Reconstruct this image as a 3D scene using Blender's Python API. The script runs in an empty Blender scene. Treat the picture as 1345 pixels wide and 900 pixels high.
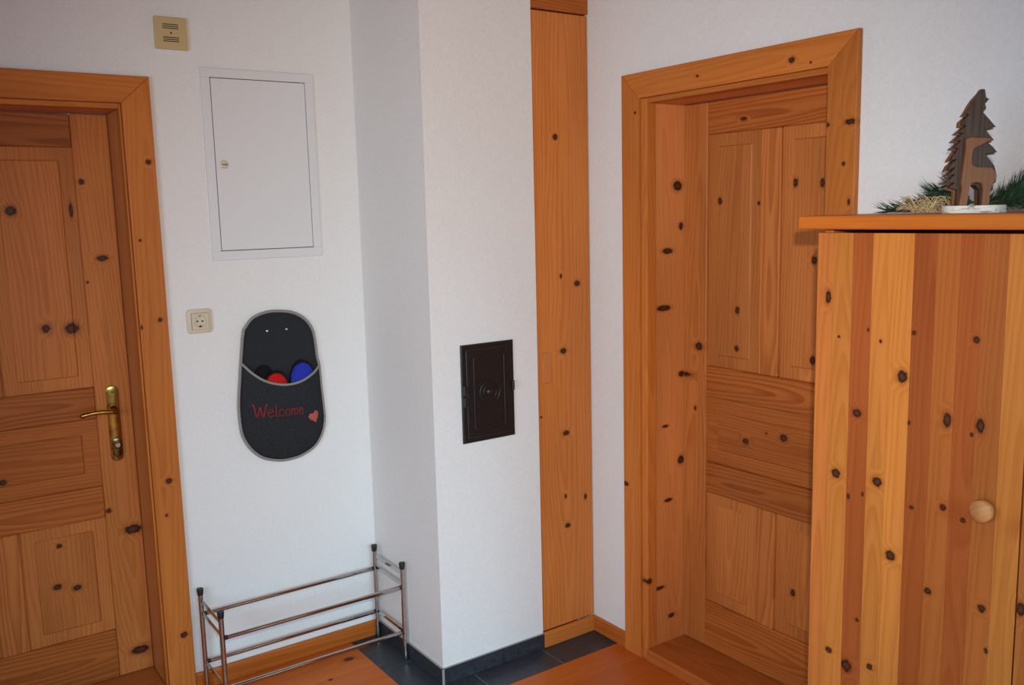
import bpy, bmesh, math, random
from mathutils import Vector, Matrix
rnd = random.Random(7)
sc = bpy.context.scene
C = sc.collection
PI = math.pi

# ------------------------------------------------------------------ camera
CAM = Vector((-1.8144, -3.0706, 1.62))
RX, ROLL, RZ, FPX = 1.42723, -0.024555, -0.605248, 1189.73
cam_rot = Matrix.Rotation(RZ, 4, 'Z') @ Matrix.Rotation(RX, 4, 'X') @ Matrix.Rotation(ROLL, 4, 'Z')
cd = bpy.data.cameras.new('camera'); cam = bpy.data.objects.new('camera', cd); C.objects.link(cam)
cam.matrix_world = Matrix.Translation(CAM) @ cam_rot
cd.sensor_fit = 'HORIZONTAL'; cd.sensor_width = 36.0; cd.lens = 36.0 * FPX / 1345.0
cd.clip_start = 0.02
sc.camera = cam

# ------------------------------------------------------------------ world, lights, exposure
w = bpy.data.worlds.new('world'); sc.world = w; w.use_nodes = True
bg = w.node_tree.nodes['Background']; bg.inputs[0].default_value = (0.62, 0.75, 1.0, 1); bg.inputs[1].default_value = 0.6
sc.view_settings.view_transform = 'Standard'; sc.view_settings.look = 'None'
sc.view_settings.gamma = 1.0; sc.view_settings.use_curve_mapping = False
sc.view_settings.exposure = -0.13

def area_light(name, loc, target, sx, sy, energy, col, spread=180):
    d = bpy.data.lights.new(name, 'AREA'); d.shape = 'RECTANGLE'; d.size = sx; d.size_y = sy
    d.energy = energy; d.color = col; d.spread = math.radians(spread)
    o = bpy.data.objects.new(name, d); C.objects.link(o); o.location = loc
    o.rotation_euler = (Vector(target) - Vector(loc)).to_track_quat('-Z', 'Y').to_euler()
    return o
# daylight falling in through the window behind the photographer
area_light('window_daylight', (-0.75, -4.78, 1.65), (-0.35, -3.2, 0.0), 1.5, 1.2, 56, (0.43, 0.78, 1.0), 96)
# soft fill light added at the left to brighten the left-facing surfaces
area_light('left_fill_light', (-3.25, -2.6, 1.5), (-0.8, -2.2, 0.45), 1.6, 1.3, 41, (0.59, 0.80, 1.0), 140)
# the photographer's pop-up flash, a hand's width above the lens
fd = bpy.data.lights.new('camera_flash', 'SPOT'); fd.energy = 165; fd.color = (1.0, 0.935, 0.83)
fd.spot_size = math.radians(75); fd.spot_blend = 1.0; fd.shadow_soft_size = 0.012
fo = bpy.data.objects.new('camera_flash', fd); C.objects.link(fo)
fo.matrix_world = Matrix.Translation(CAM + cam_rot.to_3x3() @ Vector((0.033, 0.113, 0.0))) @ cam_rot

# ------------------------------------------------------------------ materials
def new_mat(name):
    m = bpy.data.materials.new(name); m.use_nodes = True
    nt = m.node_tree; b = nt.nodes['Principled BSDF']
    return m, nt, b
class NB:
    """small node-building helper"""
    def __init__(s, nt): s.nt = nt
    def n(s, t, **k):
        x = s.nt.nodes.new(t)
        for a, v in k.items(): setattr(x, a, v)
        return x
    def l(s, a, b): s.nt.links.new(a, b)
    def math(s, op, a, b=None, clamp=False):
        x = s.n('ShaderNodeMath', operation=op); x.use_clamp = clamp
        for i, v in enumerate((a, b)):
            if v is None: continue
            if isinstance(v, (int, float)): x.inputs[i].default_value = v
            else: s.l(v, x.inputs[i])
        return x.outputs[0]
    def vmath(s, op, a, b=None):
        x = s.n('ShaderNodeVectorMath', operation=op)
        for i, v in enumerate((a, b)):
            if v is None: continue
            if isinstance(v, (tuple, list)): x.inputs[i].default_value = v
            else: s.l(v, x.inputs[i])
        return x.outputs['Value'] if op in ('LENGTH', 'DOT_PRODUCT') else x.outputs['Vector']
    def noise(s, vec, scale, detail=2.0, rough=0.5):
        x = s.n('ShaderNodeTexNoise'); x.inputs['Scale'].default_value = scale
        x.inputs['Detail'].default_value = detail; x.inputs['Roughness'].default_value = rough
        s.l(vec, x.inputs['Vector']); return x.outputs['Fac']
    def rng(s, v, a, b, c, d, smooth=True):
        x = s.n('ShaderNodeMapRange'); x.interpolation_type = 'SMOOTHSTEP' if smooth else 'LINEAR'
        s.l(v, x.inputs['Value'])
        for i, k in zip((1, 2, 3, 4), (a, b, c, d)): x.inputs[i].default_value = k
        return x.outputs[0]
    def mix(s, f, a, b, mode='MIX'):
        x = s.n('ShaderNodeMix', data_type='RGBA', blend_type=mode)
        if isinstance(f, (int, float)): x.inputs[0].default_value = f
        else: s.l(f, x.inputs[0])
        for i, v in ((6, a), (7, b)):
            if isinstance(v, (tuple, list)): x.inputs[i].default_value = tuple(v) + ((1,) if len(v) == 3 else ())
            else: s.l(v, x.inputs[i])
        return x.outputs[2]
    def attr(s, name):
        return s.n('ShaderNodeAttribute', attribute_name=name).outputs['Vector']
    def bump(s, h, strength, dist, b):
        x = s.n('ShaderNodeBump'); x.inputs['Strength'].default_value = strength; x.inputs['Distance'].default_value = dist
        s.l(h, x.inputs['Height']); s.l(x.outputs[0], b.inputs['Normal'])

def simple(name, col, rough=0.5, metal=0.0, noise=0.0, nscale=200, bump=0.0, spec=0.5):
    m, nt, b = new_mat(name)
    b.inputs['Base Color'].default_value = tuple(col) + (1,); b.inputs['Roughness'].default_value = rough
    b.inputs['Metallic'].default_value = metal; b.inputs['Specular IOR Level'].default_value = spec
    k = NB(nt); p = k.attr('wp')
    nz = k.noise(p, nscale, 3)
    if noise: 
        f = k.rng(nz, 0.3, 0.7, 0, 1, False)
        k.l(k.mix(f, [c * (1 - noise) for c in col], [min(1, c * (1 + noise)) for c in col]), b.inputs['Base Color'])
    if bump: k.bump(nz, bump, 0.002, b)
    return m

KNOTS = []
def add_knots(axis, lst):
    for x, y, z, ra, rb in lst:
        r = {'x': (0.05, ra * .88, rb * .88), 'y': (ra * .88, 0.05, rb * .88), 'z': (ra * .88, rb * .88, 0.05)}[axis]
        KNOTS.append((x, y, z) + r)
add_knots('y', [(-1.086,-0.02,1.803,.0085,.0085),(-1.089,-0.02,1.301,.0075,.0075),(-1.13,-0.02,1.558,.0046,.0048),(-1.102,-0.02,0.763,.0105,.0095),(-1.118,-0.02,0.648,.005,.0052),(-1.093,-0.02,0.219,.0117,.0108),(-1.147,-0.02,1.281,.0037,.0074)])
add_knots('y', [(-1.464,.165,1.66,.0168,.0165),(-1.321,.165,1.276,.0226,.02),(-1.397,.165,1.283,.0132,.0148),(-1.212,.165,1.501,.0187,.01),(-1.254,.165,1.749,.0091,.0097),(-1.291,.165,1.659,.0067,.0244),(-1.19,.165,.564,.0301,.017),(-1.199,.165,.124,.0313,.0155),(-1.564,.165,.801,.0107,.0099),(-1.262,.165,.645,.0097,.008),(-1.422,.165,.556,.0093,.0078),(-1.439,.165,.417,.014,.0105),(-1.38,.165,.399,.0143,.0106),(-1.263,.165,1.424,.0046,.005)])
add_knots('y', [(.466,-.8,1.694,.022,.0181),(.419,-.8,1.472,.0255,.0105),(.401,-.8,1.275,.0345,.011),(.487,-.8,1.033,.0153,.0111),(.423,-.8,.58,.0194,.0071),(.378,-.8,.258,.0274,.0073),(.329,-.8,.297,.0115,.0115),(.439,-.8,.138,.0162,.0088),(.483,-.8,1.556,.0112,.0132),(.408,-.8,.854,.015,.0055),(.485,-.8,.718,.0158,.0171)])
add_knots('x', [(.497,-.874,1.139,.0181,.0134),(.497,-.96,1.638,.0101,.0125),(.497,-1.12,1.627,.0061,.0072),(.497,-1.263,1.686,.0113,.0138),(.497,-1.361,1.682,.008,.0134),(.497,-1.04,1.277,.0098,.0127),(.497,-1.039,1.149,.0099,.0103),(.497,-1.338,1.452,.0109,.0138),(.497,-1.341,1.145,.0111,.0142),(.497,-1.238,.88,.0151,.0125),(.497,-1.083,.84,.0132,.0105),(.497,-1.063,1.896,.0126,.006),(.497,-.858,.917,.0056,.0083),(.497,-1.286,.374,.0094,.0129),(.497,-1.168,.882,.0047,.0038)])
add_knots('x', [(.312,-1.392,2.016,.0104,.0082),(.312,-1.583,1.832,.0161,.0079),(.312,-1.566,1.725,.0058,.006),(.312,-.755,1.938,.0056,.005),(.312,-1.038,2.02,.0064,.0046),(.312,-1.513,1.83,.0072,.006),(.312,-.697,.639,.0168,.0086),(.312,-1.455,2.001,.0037,.004),(.312,-1.585,1.624,.0047,.008)])
add_knots('y', [(.178,-.488,1.876,.0118,.0105),(.268,-.488,1.355,.0143,.0111),(.194,-.488,1.385,.0052,.0082),(.199,-.488,1.112,.0142,.0113),(.207,-.488,.803,.0145,.0101),(.207,-.488,.447,.0131,.0104),(.294,-.488,.542,.0076,.012),(.093,-.488,.88,.0052,.0042),(.199,-.488,.562,.0055,.0088)])
add_knots('z', [(-.545,-.127,0,.0199,.0135),(-.66,-.225,0,.0082,.0075)])
add_knots('x', [(-.17,-1.879,1.424,.0075,.0146),(-.17,-1.907,1.342,.0037,.0033),(-.17,-1.976,1.363,.0026,.0039),(-.17,-2.005,1.342,.0037,.0039),(-.17,-2.055,1.276,.0116,.0138),(-.17,-1.956,1.185,.0109,.0089),(-.17,-2.073,1.185,.0033,.0046),(-.17,-2.076,1.366,.0048,.0045),(-.17,-2.151,1.205,.0091,.0148),(-.17,-2.2,1.365,.0064,.0064),(-.17,-2.215,1.205,.0086,.0144),(-.17,-2.2,1.185,.0036,.0044),(-.17,-1.909,1.044,.0116,.011),(-.17,-2.008,1.049,.0116,.0113),(-.17,-2.043,.9,.0116,.0114),(-.17,-2.085,1.014,.005,.0044),(-.17,-2.15,1.031,.0066,.0073),(-.17,-2.191,1.016,.0053,.0052),(-.17,-2.127,.852,.0075,.0079),(-.17,-2.235,.854,.0076,.0082),(-.17,-2.247,.774,.0037,.006),(-.17,-1.903,.637,.0085,.0075),(-.17,-1.948,.619,.0143,.014),(-.17,-2.005,.64,.0078,.0075),(-.17,-1.941,1.001,.0042,.0059),(-.17,-1.975,1.014,.0029,.0049),(-.17,-1.971,.733,.0043,.0041),(-.17,-2.306,.878,.0085,.0144)])

# palettes: early wood, late wood (linear)
PAL = {
    'casing': ((0.5616, 0.1793, 0.0356), (0.4158, 0.1102, 0.0171)),
    'leaf': ((0.5096, 0.1702, 0.042), (0.336, 0.0907, 0.0179)),
    'leafdark': ((0.43, 0.126, 0.0265), (0.272, 0.064, 0.0110)),
    'knob':   ((0.40, 0.170, 0.058), (0.31, 0.120, 0.038)),
    'lining': ((0.6264, 0.2322, 0.0684), (0.4802, 0.1458, 0.0342)),
    'panel': ((0.6095, 0.2042, 0.0473), (0.4388, 0.1191, 0.0217)),
    'skirt': ((0.506, 0.143, 0.0242), (0.352, 0.077, 0.0099)),
    'floor': ((0.5673, 0.1342, 0.022), (0.4331, 0.0854, 0.0116)),
    'top': ((0.5626, 0.163, 0.0242), (0.4297, 0.0987, 0.0114)),
    'lite': ((0.549, 0.1925, 0.0388), (0.4314, 0.1284, 0.0212)),
    'mid': ((0.504, 0.1589, 0.0364), (0.383, 0.1046, 0.0195)),
    'dark': ((0.3233, 0.0808, 0.0187), (0.2526, 0.056, 0.0114)),
    'ceil':   ((0.45, 0.22, 0.09), (0.36, 0.16, 0.06)),
    'carve':  ((0.22, 0.095, 0.038), (0.14, 0.052, 0.018)),
    'deer':   ((0.26, 0.105, 0.040), (0.19, 0.068, 0.022)),
    'bark':   ((0.075, 0.042, 0.026), (0.035, 0.019, 0.012)),
    'red':    ((0.405, 0.118, 0.026), (0.315, 0.082, 0.016)),
}
WOOD = {}
def wood(pal, axis, bb=None, freq=95, rough=0.42, contrast=1.0, seed=0.0):
    """pine along `axis`; bb = bounding box of the board, selects the knots that lie in it"""
    ks = ()
    if bb:
        lo, hi = bb
        ks = tuple(k for k in KNOTS if all(lo[i] - 0.012 <= k[i] <= hi[i] + 0.012 for i in range(3)))
    key = (pal, axis, ks, freq, rough, contrast, seed)
    if key in WOOD: return WOOD[key]
    m, nt, b = new_mat('pine_' + pal); k = NB(nt)
    early, late = PAL[pal]
    wp = k.attr('wp'); bc = k.attr('bc')
    oi = k.n('ShaderNodeObjectInfo')
    sh = k.math('MULTIPLY', oi.outputs['Random'], 37.0)
    cmb = k.n('ShaderNodeCombineXYZ')
    for i in range(3): k.l(sh, cmb.inputs[i])
    off = cmb.outputs[0]
    gi = 'xyz'.index(axis)
    st = [1.0, 1.0, 1.0]; st[gi] = 0.16
    ps = k.vmath('ADD', k.vmath('MULTIPLY', wp, st), off)
    n1 = k.noise(ps, 7.0, 2.0)                   # slow drift of the rings
    # distance to the nearest knot
    dmin = None
    for (x, y, z, rx, ry, rz) in ks:
        v = k.vmath('MULTIPLY', k.vmath('SUBTRACT', wp, (x, y, z)), (1 / rx, 1 / ry, 1 / rz))
        d = k.vmath('LENGTH', v)
        dmin = d if dmin is None else k.math('MINIMUM', dmin, d)
    sp = k.n('ShaderNodeSeparateXYZ'); k.l(bc, sp.inputs[0])
    cr = [sp.outputs[i] for i in range(3) if i != gi]; g = sp.outputs[gi]
    tilt = k.math('MULTIPLY', k.math('SUBTRACT', oi.outputs['Random'], 0.5), 0.10)
    a = k.math('ADD', k.math('ADD', cr[0], k.math('MULTIPLY', k.math('SUBTRACT', n1, 0.5), 0.10)), k.math('MULTIPLY', g, tilt))
    bb_ = k.math('ADD', k.math('ADD', cr[1], k.math('MULTIPLY', k.math('SUBTRACT', n1, 0.5), 0.06)), k.math('MULTIPLY', g, 0.035))
    r = k.math('SQRT', k.math('ADD', k.math('ADD', k.math('MULTIPLY', a, a), k.math('MULTIPLY', bb_, bb_)), 0.0006))
    if dmin is not None:
        r = k.math('ADD', r, k.rng(dmin, 0.7, 3.4, 0.011, 0.0))
    saw = k.math('FRACT', k.math('MULTIPLY', r, freq))
    ring = k.math('MULTIPLY', k.rng(saw, 0.15, 0.88, 0, 1), k.rng(saw, 0.90, 1.0, 1, 0))
    sf = [150.0, 150.0, 150.0]; sf[gi] = 3.0
    fib = k.noise(k.vmath('MULTIPLY', ps if False else wp, sf), 2.2, 3.0, 0.6)
    n2 = k.noise(ps, 16.0, 2.0)
    f = k.math('ADD', k.math('MULTIPLY', ring, 0.42 * contrast), k.math('MULTIPLY', k.math('SUBTRACT', fib, 0.45), 1.15))
    f = k.math('ADD', f, k.math('MULTIPLY', k.math('SUBTRACT', n2, 0.5), 0.7), clamp=True)
    col = k.mix(f, early, late)
    low = k.rng(k.noise(ps, 5.0, 1.0), 0.3, 0.7, 0.86, 1.12, False)
    lv = k.n('ShaderNodeCombineXYZ')
    for i in range(3): k.l(low, lv.inputs[i])
    col = k.mix(1.0, col, lv.outputs[0], 'MULTIPLY')
    # every board its own tone
    tone = k.rng(oi.outputs['Random'], 0, 1, 0.90, 1.10, False)
    tv = k.n('ShaderNodeCombineXYZ')
    for i in range(3): k.l(tone, tv.inputs[i])
    col = k.mix(1.0, col, tv.outputs[0], 'MULTIPLY')
    if dmin is not None:
        dn = k.math('ADD', dmin, k.math('MULTIPLY', k.math('SUBTRACT', k.noise(wp, 130, 3), 0.5), 0.9))
        col = k.mix(k.rng(dn, 1.0, 2.1, 0.5, 0.0), col, [c * 0.60 for c in late])
        core = k.mix(k.rng(dn, 0.25, 0.95, 0, 1), (0.085, 0.030, 0.014), (0.026, 0.008, 0.004))
        col = k.mix(k.rng(dn, 0.80, 1.25, 1.0, 0.0), col, core)
    k.l(col, b.inputs['Base Color'])
    b.inputs['Roughness'].default_value = rough; b.inputs['Specular IOR Level'].default_value = 0.17
    k.bump(fib, 0.05, 0.0010, b)
    WOOD[key] = m
    return m

def plaster(name, col):
    m, nt, b = new_mat(name); k = NB(nt); p = k.attr('wp')
    b.inputs['Roughness'].default_value = 0.9; b.inputs['Specular IOR Level'].default_value = 0.2
    n = k.noise(p, 260, 3, 0.6); n2 = k.noise(p, 110, 2, 0.5)
    h = k.math('ADD', k.math('MULTIPLY', n, 0.6), k.math('MULTIPLY', n2, 0.7))
    f = k.rng(h, 0.45, 0.85, 0, 1, False)
    k.l(k.mix(f, [c * 0.93 for c in col], col), b.inputs['Base Color'])
    k.bump(h, 0.55, 0.0022, b)
    return m
M_WALL = plaster('white_plaster', (0.80, 0.79, 0.775))
M_SLATE = simple('dark_tile', (0.030, 0.034, 0.042), 0.38, noise=0.35, nscale=60, bump=0.10)
M_GROUT = simple('grout', (0.30, 0.28, 0.26), 0.9, noise=0.15)
M_METALW = simple('white_enamel', (0.71, 0.715, 0.72), 0.45)
M_GAP = simple('dark_gap', (0.02, 0.018, 0.016), 0.9)
M_BEIGE = simple('aged_beige_plastic', (0.56, 0.42, 0.20), 0.45)
M_CREAM = simple('cream_plastic', (0.62, 0.54, 0.40), 0.30)
M_HOLE = simple('black_hole', (0.01, 0.01, 0.01), 0.6)
M_STEEL = simple('nickel', (0.6, 0.58, 0.55), 0.25, 1.0)
M_CHROME = simple('chrome', (0.48, 0.46, 0.44), 0.07, 1.0)
M_BRASS = simple('aged_brass', (0.40, 0.255, 0.065), 0.2, 1.0, noise=0.35, nscale=45)
M_BRASSD = simple('dark_brass', (0.16, 0.11, 0.045), 0.22, 1.0, noise=0.5, nscale=90)
M_RUBBER = simple('black_rubber', (0.012, 0.012, 0.012), 0.5)
M_IRON = simple('black_enamelled_iron', (0.011, 0.008, 0.0065), 0.42, noise=0.3, nscale=80)
M_FELT = simple('charcoal_felt', (0.026, 0.028, 0.032), 0.95, noise=0.55, nscale=420, bump=0.5, spec=0.1)
M_FELTB = simple('black_felt', (0.010, 0.010, 0.011), 0.95, noise=0.4, nscale=420, bump=0.5, spec=0.1)
M_RED = simple('red_felt', (0.48, 0.012, 0.010), 0.9, noise=0.25, nscale=300, bump=0.4, spec=0.15)
M_BLUE = simple('blue_felt', (0.022, 0.035, 0.36), 0.9, noise=0.25, nscale=300, bump=0.4, spec=0.15)
M_THREAD = simple('red_thread', (0.20, 0.005, 0.008), 0.6, noise=0.3, nscale=900)
M_NEEDLE = simple('pine_needles', (0.020, 0.052, 0.022), 0.5, noise=0.6, nscale=70)
M_STRAW = simple('dried_grass', (0.42, 0.29, 0.14), 0.7, noise=0.4, nscale=120)
M_TWIG = simple('twig_bark', (0.10, 0.06, 0.03), 0.8, noise=0.4, nscale=200)
M_GLASS = simple('window_glass', (0.8, 0.85, 0.9), 0.05)

def birch_mat():
    m, nt, b = new_mat('birch_bark'); k = NB(nt); p = k.attr('wp')
    n = k.noise(k.vmath('MULTIPLY', p, (1, 1, 4)), 60, 3)
    k.l(k.mix(k.rng(n, 0.28, 0.5, 0, 1), (0.22, 0.18, 0.14), (0.66, 0.62, 0.54)), b.inputs['Base Color'])
    b.inputs['Roughness'].default_value = 0.8; k.bump(n, 0.4, 0.002, b)
    return m
M_BIRCH = birch_mat()
def stitch_mat():
    m, nt, b = new_mat('blanket_stitch'); k = NB(nt)
    sp = k.n('ShaderNodeSeparateXYZ'); k.l(k.attr('bc'), sp.inputs[0])
    s = k.math('SINE', k.math('MULTIPLY', sp.outputs[0], 2 * PI / 0.0062))
    k.l(k.mix(k.rng(s, -0.3, 0.5, 0, 1), (0.15, 0.14, 0.13), (0.37, 0.345, 0.32)), b.inputs['Base Color'])
    b.inputs['Roughness'].default_value = 0.85
    return m
M_STITCH = stitch_mat()
def gingham_mat():
    m, nt, b = new_mat('red_gingham'); k = NB(nt)
    sp = k.n('ShaderNodeSeparateXYZ'); k.l(k.attr('wp'), sp.inputs[0])
    def st(o): return k.rng(k.math('SINE', k.math('MULTIPLY', o, 2 * PI / 0.0066)), -0.15, 0.15, 0, 1)
    f = k.math('MULTIPLY', st(sp.outputs[0]), st(sp.outputs[2]))
    k.l(k.mix(f, (0.38, 0.012, 0.014), (0.66, 0.34, 0.28)), b.inputs['Base Color'])
    b.inputs['Roughness'].default_value = 0.85
    return m
M_GINGHAM = gingham_mat()

# ------------------------------------------------------------------ mesh helpers (all coordinates are metres in the room)
def finish(name, bm, mat, parent=None, smooth=False, arc=None):
    """turn a bmesh in room coordinates into ONE object; wp = room coords, bc = coords from the board's centre"""
    bmesh.ops.recalc_face_normals(bm, faces=bm.faces)
    base = Vector(parent['base']) if parent is not None else Vector((0, 0, 0))
    me = bpy.data.meshes.new(name)
    co = [v.co.copy() for v in bm.verts]
    lo = Vector([min(c[i] for c in co) for i in range(3)]); hi = Vector([max(c[i] for c in co) for i in range(3)])
    mid = (lo + hi) / 2
    own = Vector((mid.x, mid.y, lo.z)) if parent is None else mid
    for v in bm.verts: v.co = v.co - own
    bm.to_mesh(me); bm.free()
    at = me.attributes.new('wp', 'FLOAT_VECTOR', 'POINT'); at.data.foreach_set('vector', [x for c in co for x in c])
    bcs = arc if arc is not None else [c - mid for c in co]
    at = me.attributes.new('bc', 'FLOAT_VECTOR', 'POINT'); at.data.foreach_set('vector', [x for c in bcs for x in c])
    if smooth is True:
        me.polygons.foreach_set('use_smooth', [True] * len(me.polygons))
    elif smooth:
        me.polygons.foreach_set('use_smooth', [True] * len(me.polygons)); me.set_sharp_from_angle(angle=math.radians(smooth))
    o = bpy.data.objects.new(name, me); C.objects.link(o)
    if callable(mat): mat = mat((tuple(lo), tuple(hi)))
    me.materials.append(mat)
    if parent is not None: o.parent = parent
    o.location = own - base
    o['base'] = tuple(own)
    return o
def tag(o, label, cat, group=None, kind=None):
    o['label'] = label; o['category'] = cat
    if group: o['group'] = group
    if kind: o['kind'] = kind
    return o
def thing(name, loc, label, cat, group=None, kind=None):
    o = bpy.data.objects.new(name, None); C.objects.link(o); o.location = loc; o['base'] = tuple(loc)
    o.empty_display_size = 0.05
    return tag(o, label, cat, group, kind)
def sub_base(o): return o
def add_box(bm, x0, x1, y0, y1, z0, z1, bev=0.0, seg=1):
    x0, x1 = sorted((x0, x1)); y0, y1 = sorted((y0, y1)); z0, z1 = sorted((z0, z1))
    vs = [bm.verts.new(c) for c in ((x0,y0,z0),(x1,y0,z0),(x1,y1,z0),(x0,y1,z0),(x0,y0,z1),(x1,y0,z1),(x1,y1,z1),(x0,y1,z1))]
    fs = [bm.faces.new([vs[i] for i in f]) for f in ((3,2,1,0),(4,5,6,7),(0,1,5,4),(1,2,6,5),(2,3,7,6),(3,0,4,7))]
    if bev:
        es = list({e for f in fs for e in f.edges})
        bmesh.ops.bevel(bm, geom=es, offset=bev, segments=seg, affect='EDGES', profile=0.5)
def box(name, b, mat, parent=None, bev=0.0, seg=1, smooth=False):
    bm = bmesh.new(); add_box(bm, *b, bev=bev, seg=seg)
    return finish(name, bm, mat, parent, smooth)
def prism(name, pts, vec, mat, parent=None, bev=0.0, seg=1, smooth=False):
    """polygon (3D points) pushed along vec"""
    bm = bmesh.new(); vec = Vector(vec)
    a = [bm.verts.new(p) for p in pts]; b = [bm.verts.new(Vector(p) + vec) for p in pts]
    n = len(pts)
    fs = [bm.faces.new(a), bm.faces.new(b[::-1])]
    for i in range(n): fs.append(bm.faces.new((a[i], b[i], b[(i + 1) % n], a[(i + 1) % n])))
    if bev:
        bmesh.ops.recalc_face_normals(bm, faces=bm.faces)
        es = list(set(fs[0].edges) | set(fs[1].edges))
        bmesh.ops.bevel(bm, geom=es, offset=bev, segments=seg, affect='EDGES', profile=0.5)
    return finish(name, bm, mat, parent, smooth)
def add_tube(bm, path, r, n=12, closed=False, arc=None, caps=True):
    path = [Vector(p) for p in path]; N = len(path)
    rs = r if isinstance(r, (list, tuple)) else [r] * N
    rings = []; L = 0.0
    up = None
    for i, p in enumerate(path):
        if closed: t = path[(i + 1) % N] - path[i - 1]
        else: t = path[min(i + 1, N - 1)] - path[max(i - 1, 0)]
        t.normalize()
        if up is None:
            up = Vector((0, 0, 1)) if abs(t.z) < 0.9 else Vector((1, 0, 0))
        s = t.cross(up)
        if s.length < 1e-6: s = t.orthogonal()
        s.normalize(); u = s.cross(t).normalized(); up = u
        if i: L += (p - path[i - 1]).length
        ring = []
        for k in range(n):
            a = 2 * PI * k / n
            ring.append(bm.verts.new(p + (s * math.cos(a) + u * math.sin(a)) * rs[i]))
            if arc is not None: arc.append(Vector((L, 0, 0)))
        rings.append(ring)
    for i in range(N if closed else N - 1):
        A, B = rings[i], rings[(i + 1) % N]
        for k in range(n): bm.faces.new((A[k], A[(k + 1) % n], B[(k + 1) % n], B[k]))
    if not closed and caps:
        bm.faces.new(rings[0][::-1]); bm.faces.new(rings[-1])
def tube(name, path, r, mat, parent=None, n=12, closed=False, stitched=False, smooth=50):
    bm = bmesh.new(); arc = [] if stitched else None
    add_tube(bm, path, r, n, closed, arc)
    return finish(name, bm, mat, parent, smooth, arc)
def add_lathe(bm, prof, origin, axis, n=24):
    """prof: list of (radius, along); axis: unit direction"""
    ax = Vector(axis).normalized(); s = ax.orthogonal().normalized(); u = ax.cross(s); o = Vector(origin)
    rings = []
    for r, h in prof:
        if r < 1e-6: rings.append([bm.verts.new(o + ax * h)])
        else: rings.append([bm.verts.new(o + ax * h + (s * math.cos(2*PI*k/n) + u * math.sin(2*PI*k/n)) * r) for k in range(n)])
    for A, B in zip(rings, rings[1:]):
        if len(A) == 1 and len(B) == 1: continue
        for k in range(n):
            k2 = (k + 1) % n
            if len(A) == 1: bm.faces.new((A[0], B[k2], B[k]))
            elif len(B) == 1: bm.faces.new((A[k], A[k2], B[0]))
            else: bm.faces.new((A[k], A[k2], B[k2], B[k]))
    if len(rings[0]) > 1: bm.faces.new(rings[0][::-1])
    if len(rings[-1]) > 1: bm.faces.new(rings[-1])
def lathe(name, prof, origin, axis, mat, parent=None, n=24, smooth=40):
    bm = bmesh.new(); add_lathe(bm, prof, origin, axis, n)
    return finish(name, bm, mat, parent, smooth)
def wd(pal, axis, **k): return lambda bb: wood(pal, axis, bb, **k)
def capsule2d(cx, cz, w, h, n=10):
    """upright capsule outline in the xz plane"""
    r = w / 2; pts = []
    for i in range(n + 1): a = PI * i / n; pts.append((cx + r * math.cos(a), cz + h / 2 - r + r * math.sin(a)))
    for i in range(n + 1): a = PI + PI * i / n; pts.append((cx + r * math.cos(a), cz - h / 2 + r + r * math.sin(a)))
    return pts
def rrect2d(x0, x1, z0, z1, r, n=5):
    pts = []
    for cx, cz, a0 in ((x1 - r, z1 - r, 0), (x0 + r, z1 - r, PI/2), (x0 + r, z0 + r, PI), (x1 - r, z0 + r, 1.5*PI)):
        for i in range(n + 1): a = a0 + PI/2 * i / n; pts.append((cx + r*math.cos(a), cz + r*math.sin(a)))
    return pts

# ------------------------------------------------------------------ the room
XB = 0.332            # plaster face of the right wall
XP, YP, XQ = -0.356, -0.494, 0.0772   # chimney pier: left face, front face, right end
ZC = 2.55; XL = -3.3; YF = -4.85
def structure(o, label, cat): return tag(o, label, cat, kind='structure')

def wall_boxes(name, boxes, label):
    bm = bmesh.new()
    for b in boxes: add_box(bm, *b)
    bmesh.ops.remove_doubles(bm, verts=bm.verts, dist=1e-5)
    return structure(finish(name, bm, M_WALL), label, 'wall')
LS0, LS1 = -1.998, -1.158     # left door opening (x)
RS0, RS1 = 0.800, 1.520       # right door opening (-y)
SOF = 1.967                   # soffit height
T = 0.030
wall_boxes('wall_back', [(XL, LS0 - T, 0, .25, 0, ZC), (LS0 - T, LS1 + T, 0, .25, SOF + T, ZC), (LS1 + T, XP, 0, .25, 0, ZC), (XP, XB + .27, 0, .25, 0, ZC)],
           'white rough plastered wall behind the slipper pouch and fuse box')
wall_boxes('wall_right', [(XB, XB + .27, YF, -(RS1 + T), 0, ZC), (XB, XB + .27, -(RS1 + T), -(RS0 - T), SOF + T, ZC), (XB, XB + .27, -(RS0 - T), 0, 0, ZC)],
           'white plastered wall around the right-hand door and behind the pine cabinet')
wall_boxes('wall_chimney', [(XP, XQ, YP, 0, 0, ZC)], 'white plastered chimney pier with the black soot door')
vy0, vy1, vz0, vz1 = -3.5, -1.7, .8, 2.2
wall_boxes('wall_left', [(XL - .2, XL, YF, vy0, 0, ZC), (XL - .2, XL, vy1, .25, 0, ZC), (XL - .2, XL, vy0, vy1, 0, vz0), (XL - .2, XL, vy0, vy1, vz1, ZC)], 'white plastered wall on the left side of the hallway')
wx0, wx1, wz0, wz1 = -1.85, -0.05, 1.0, 2.3
wall_boxes('wall_front', [(XL, wx0, YF - .25, YF, 0, ZC), (wx1, XB + .27, YF - .25, YF, 0, ZC), (wx0, wx1, YF - .25, YF, 0, wz0), (wx0, wx1, YF - .25, YF, wz1, ZC)],
           'white plastered wall with the window behind the photographer')
win = thing('window_1', ((wx0 + wx1) / 2, YF - .1, wz0), 'white framed window behind the photographer', 'window', kind='structure')
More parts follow.
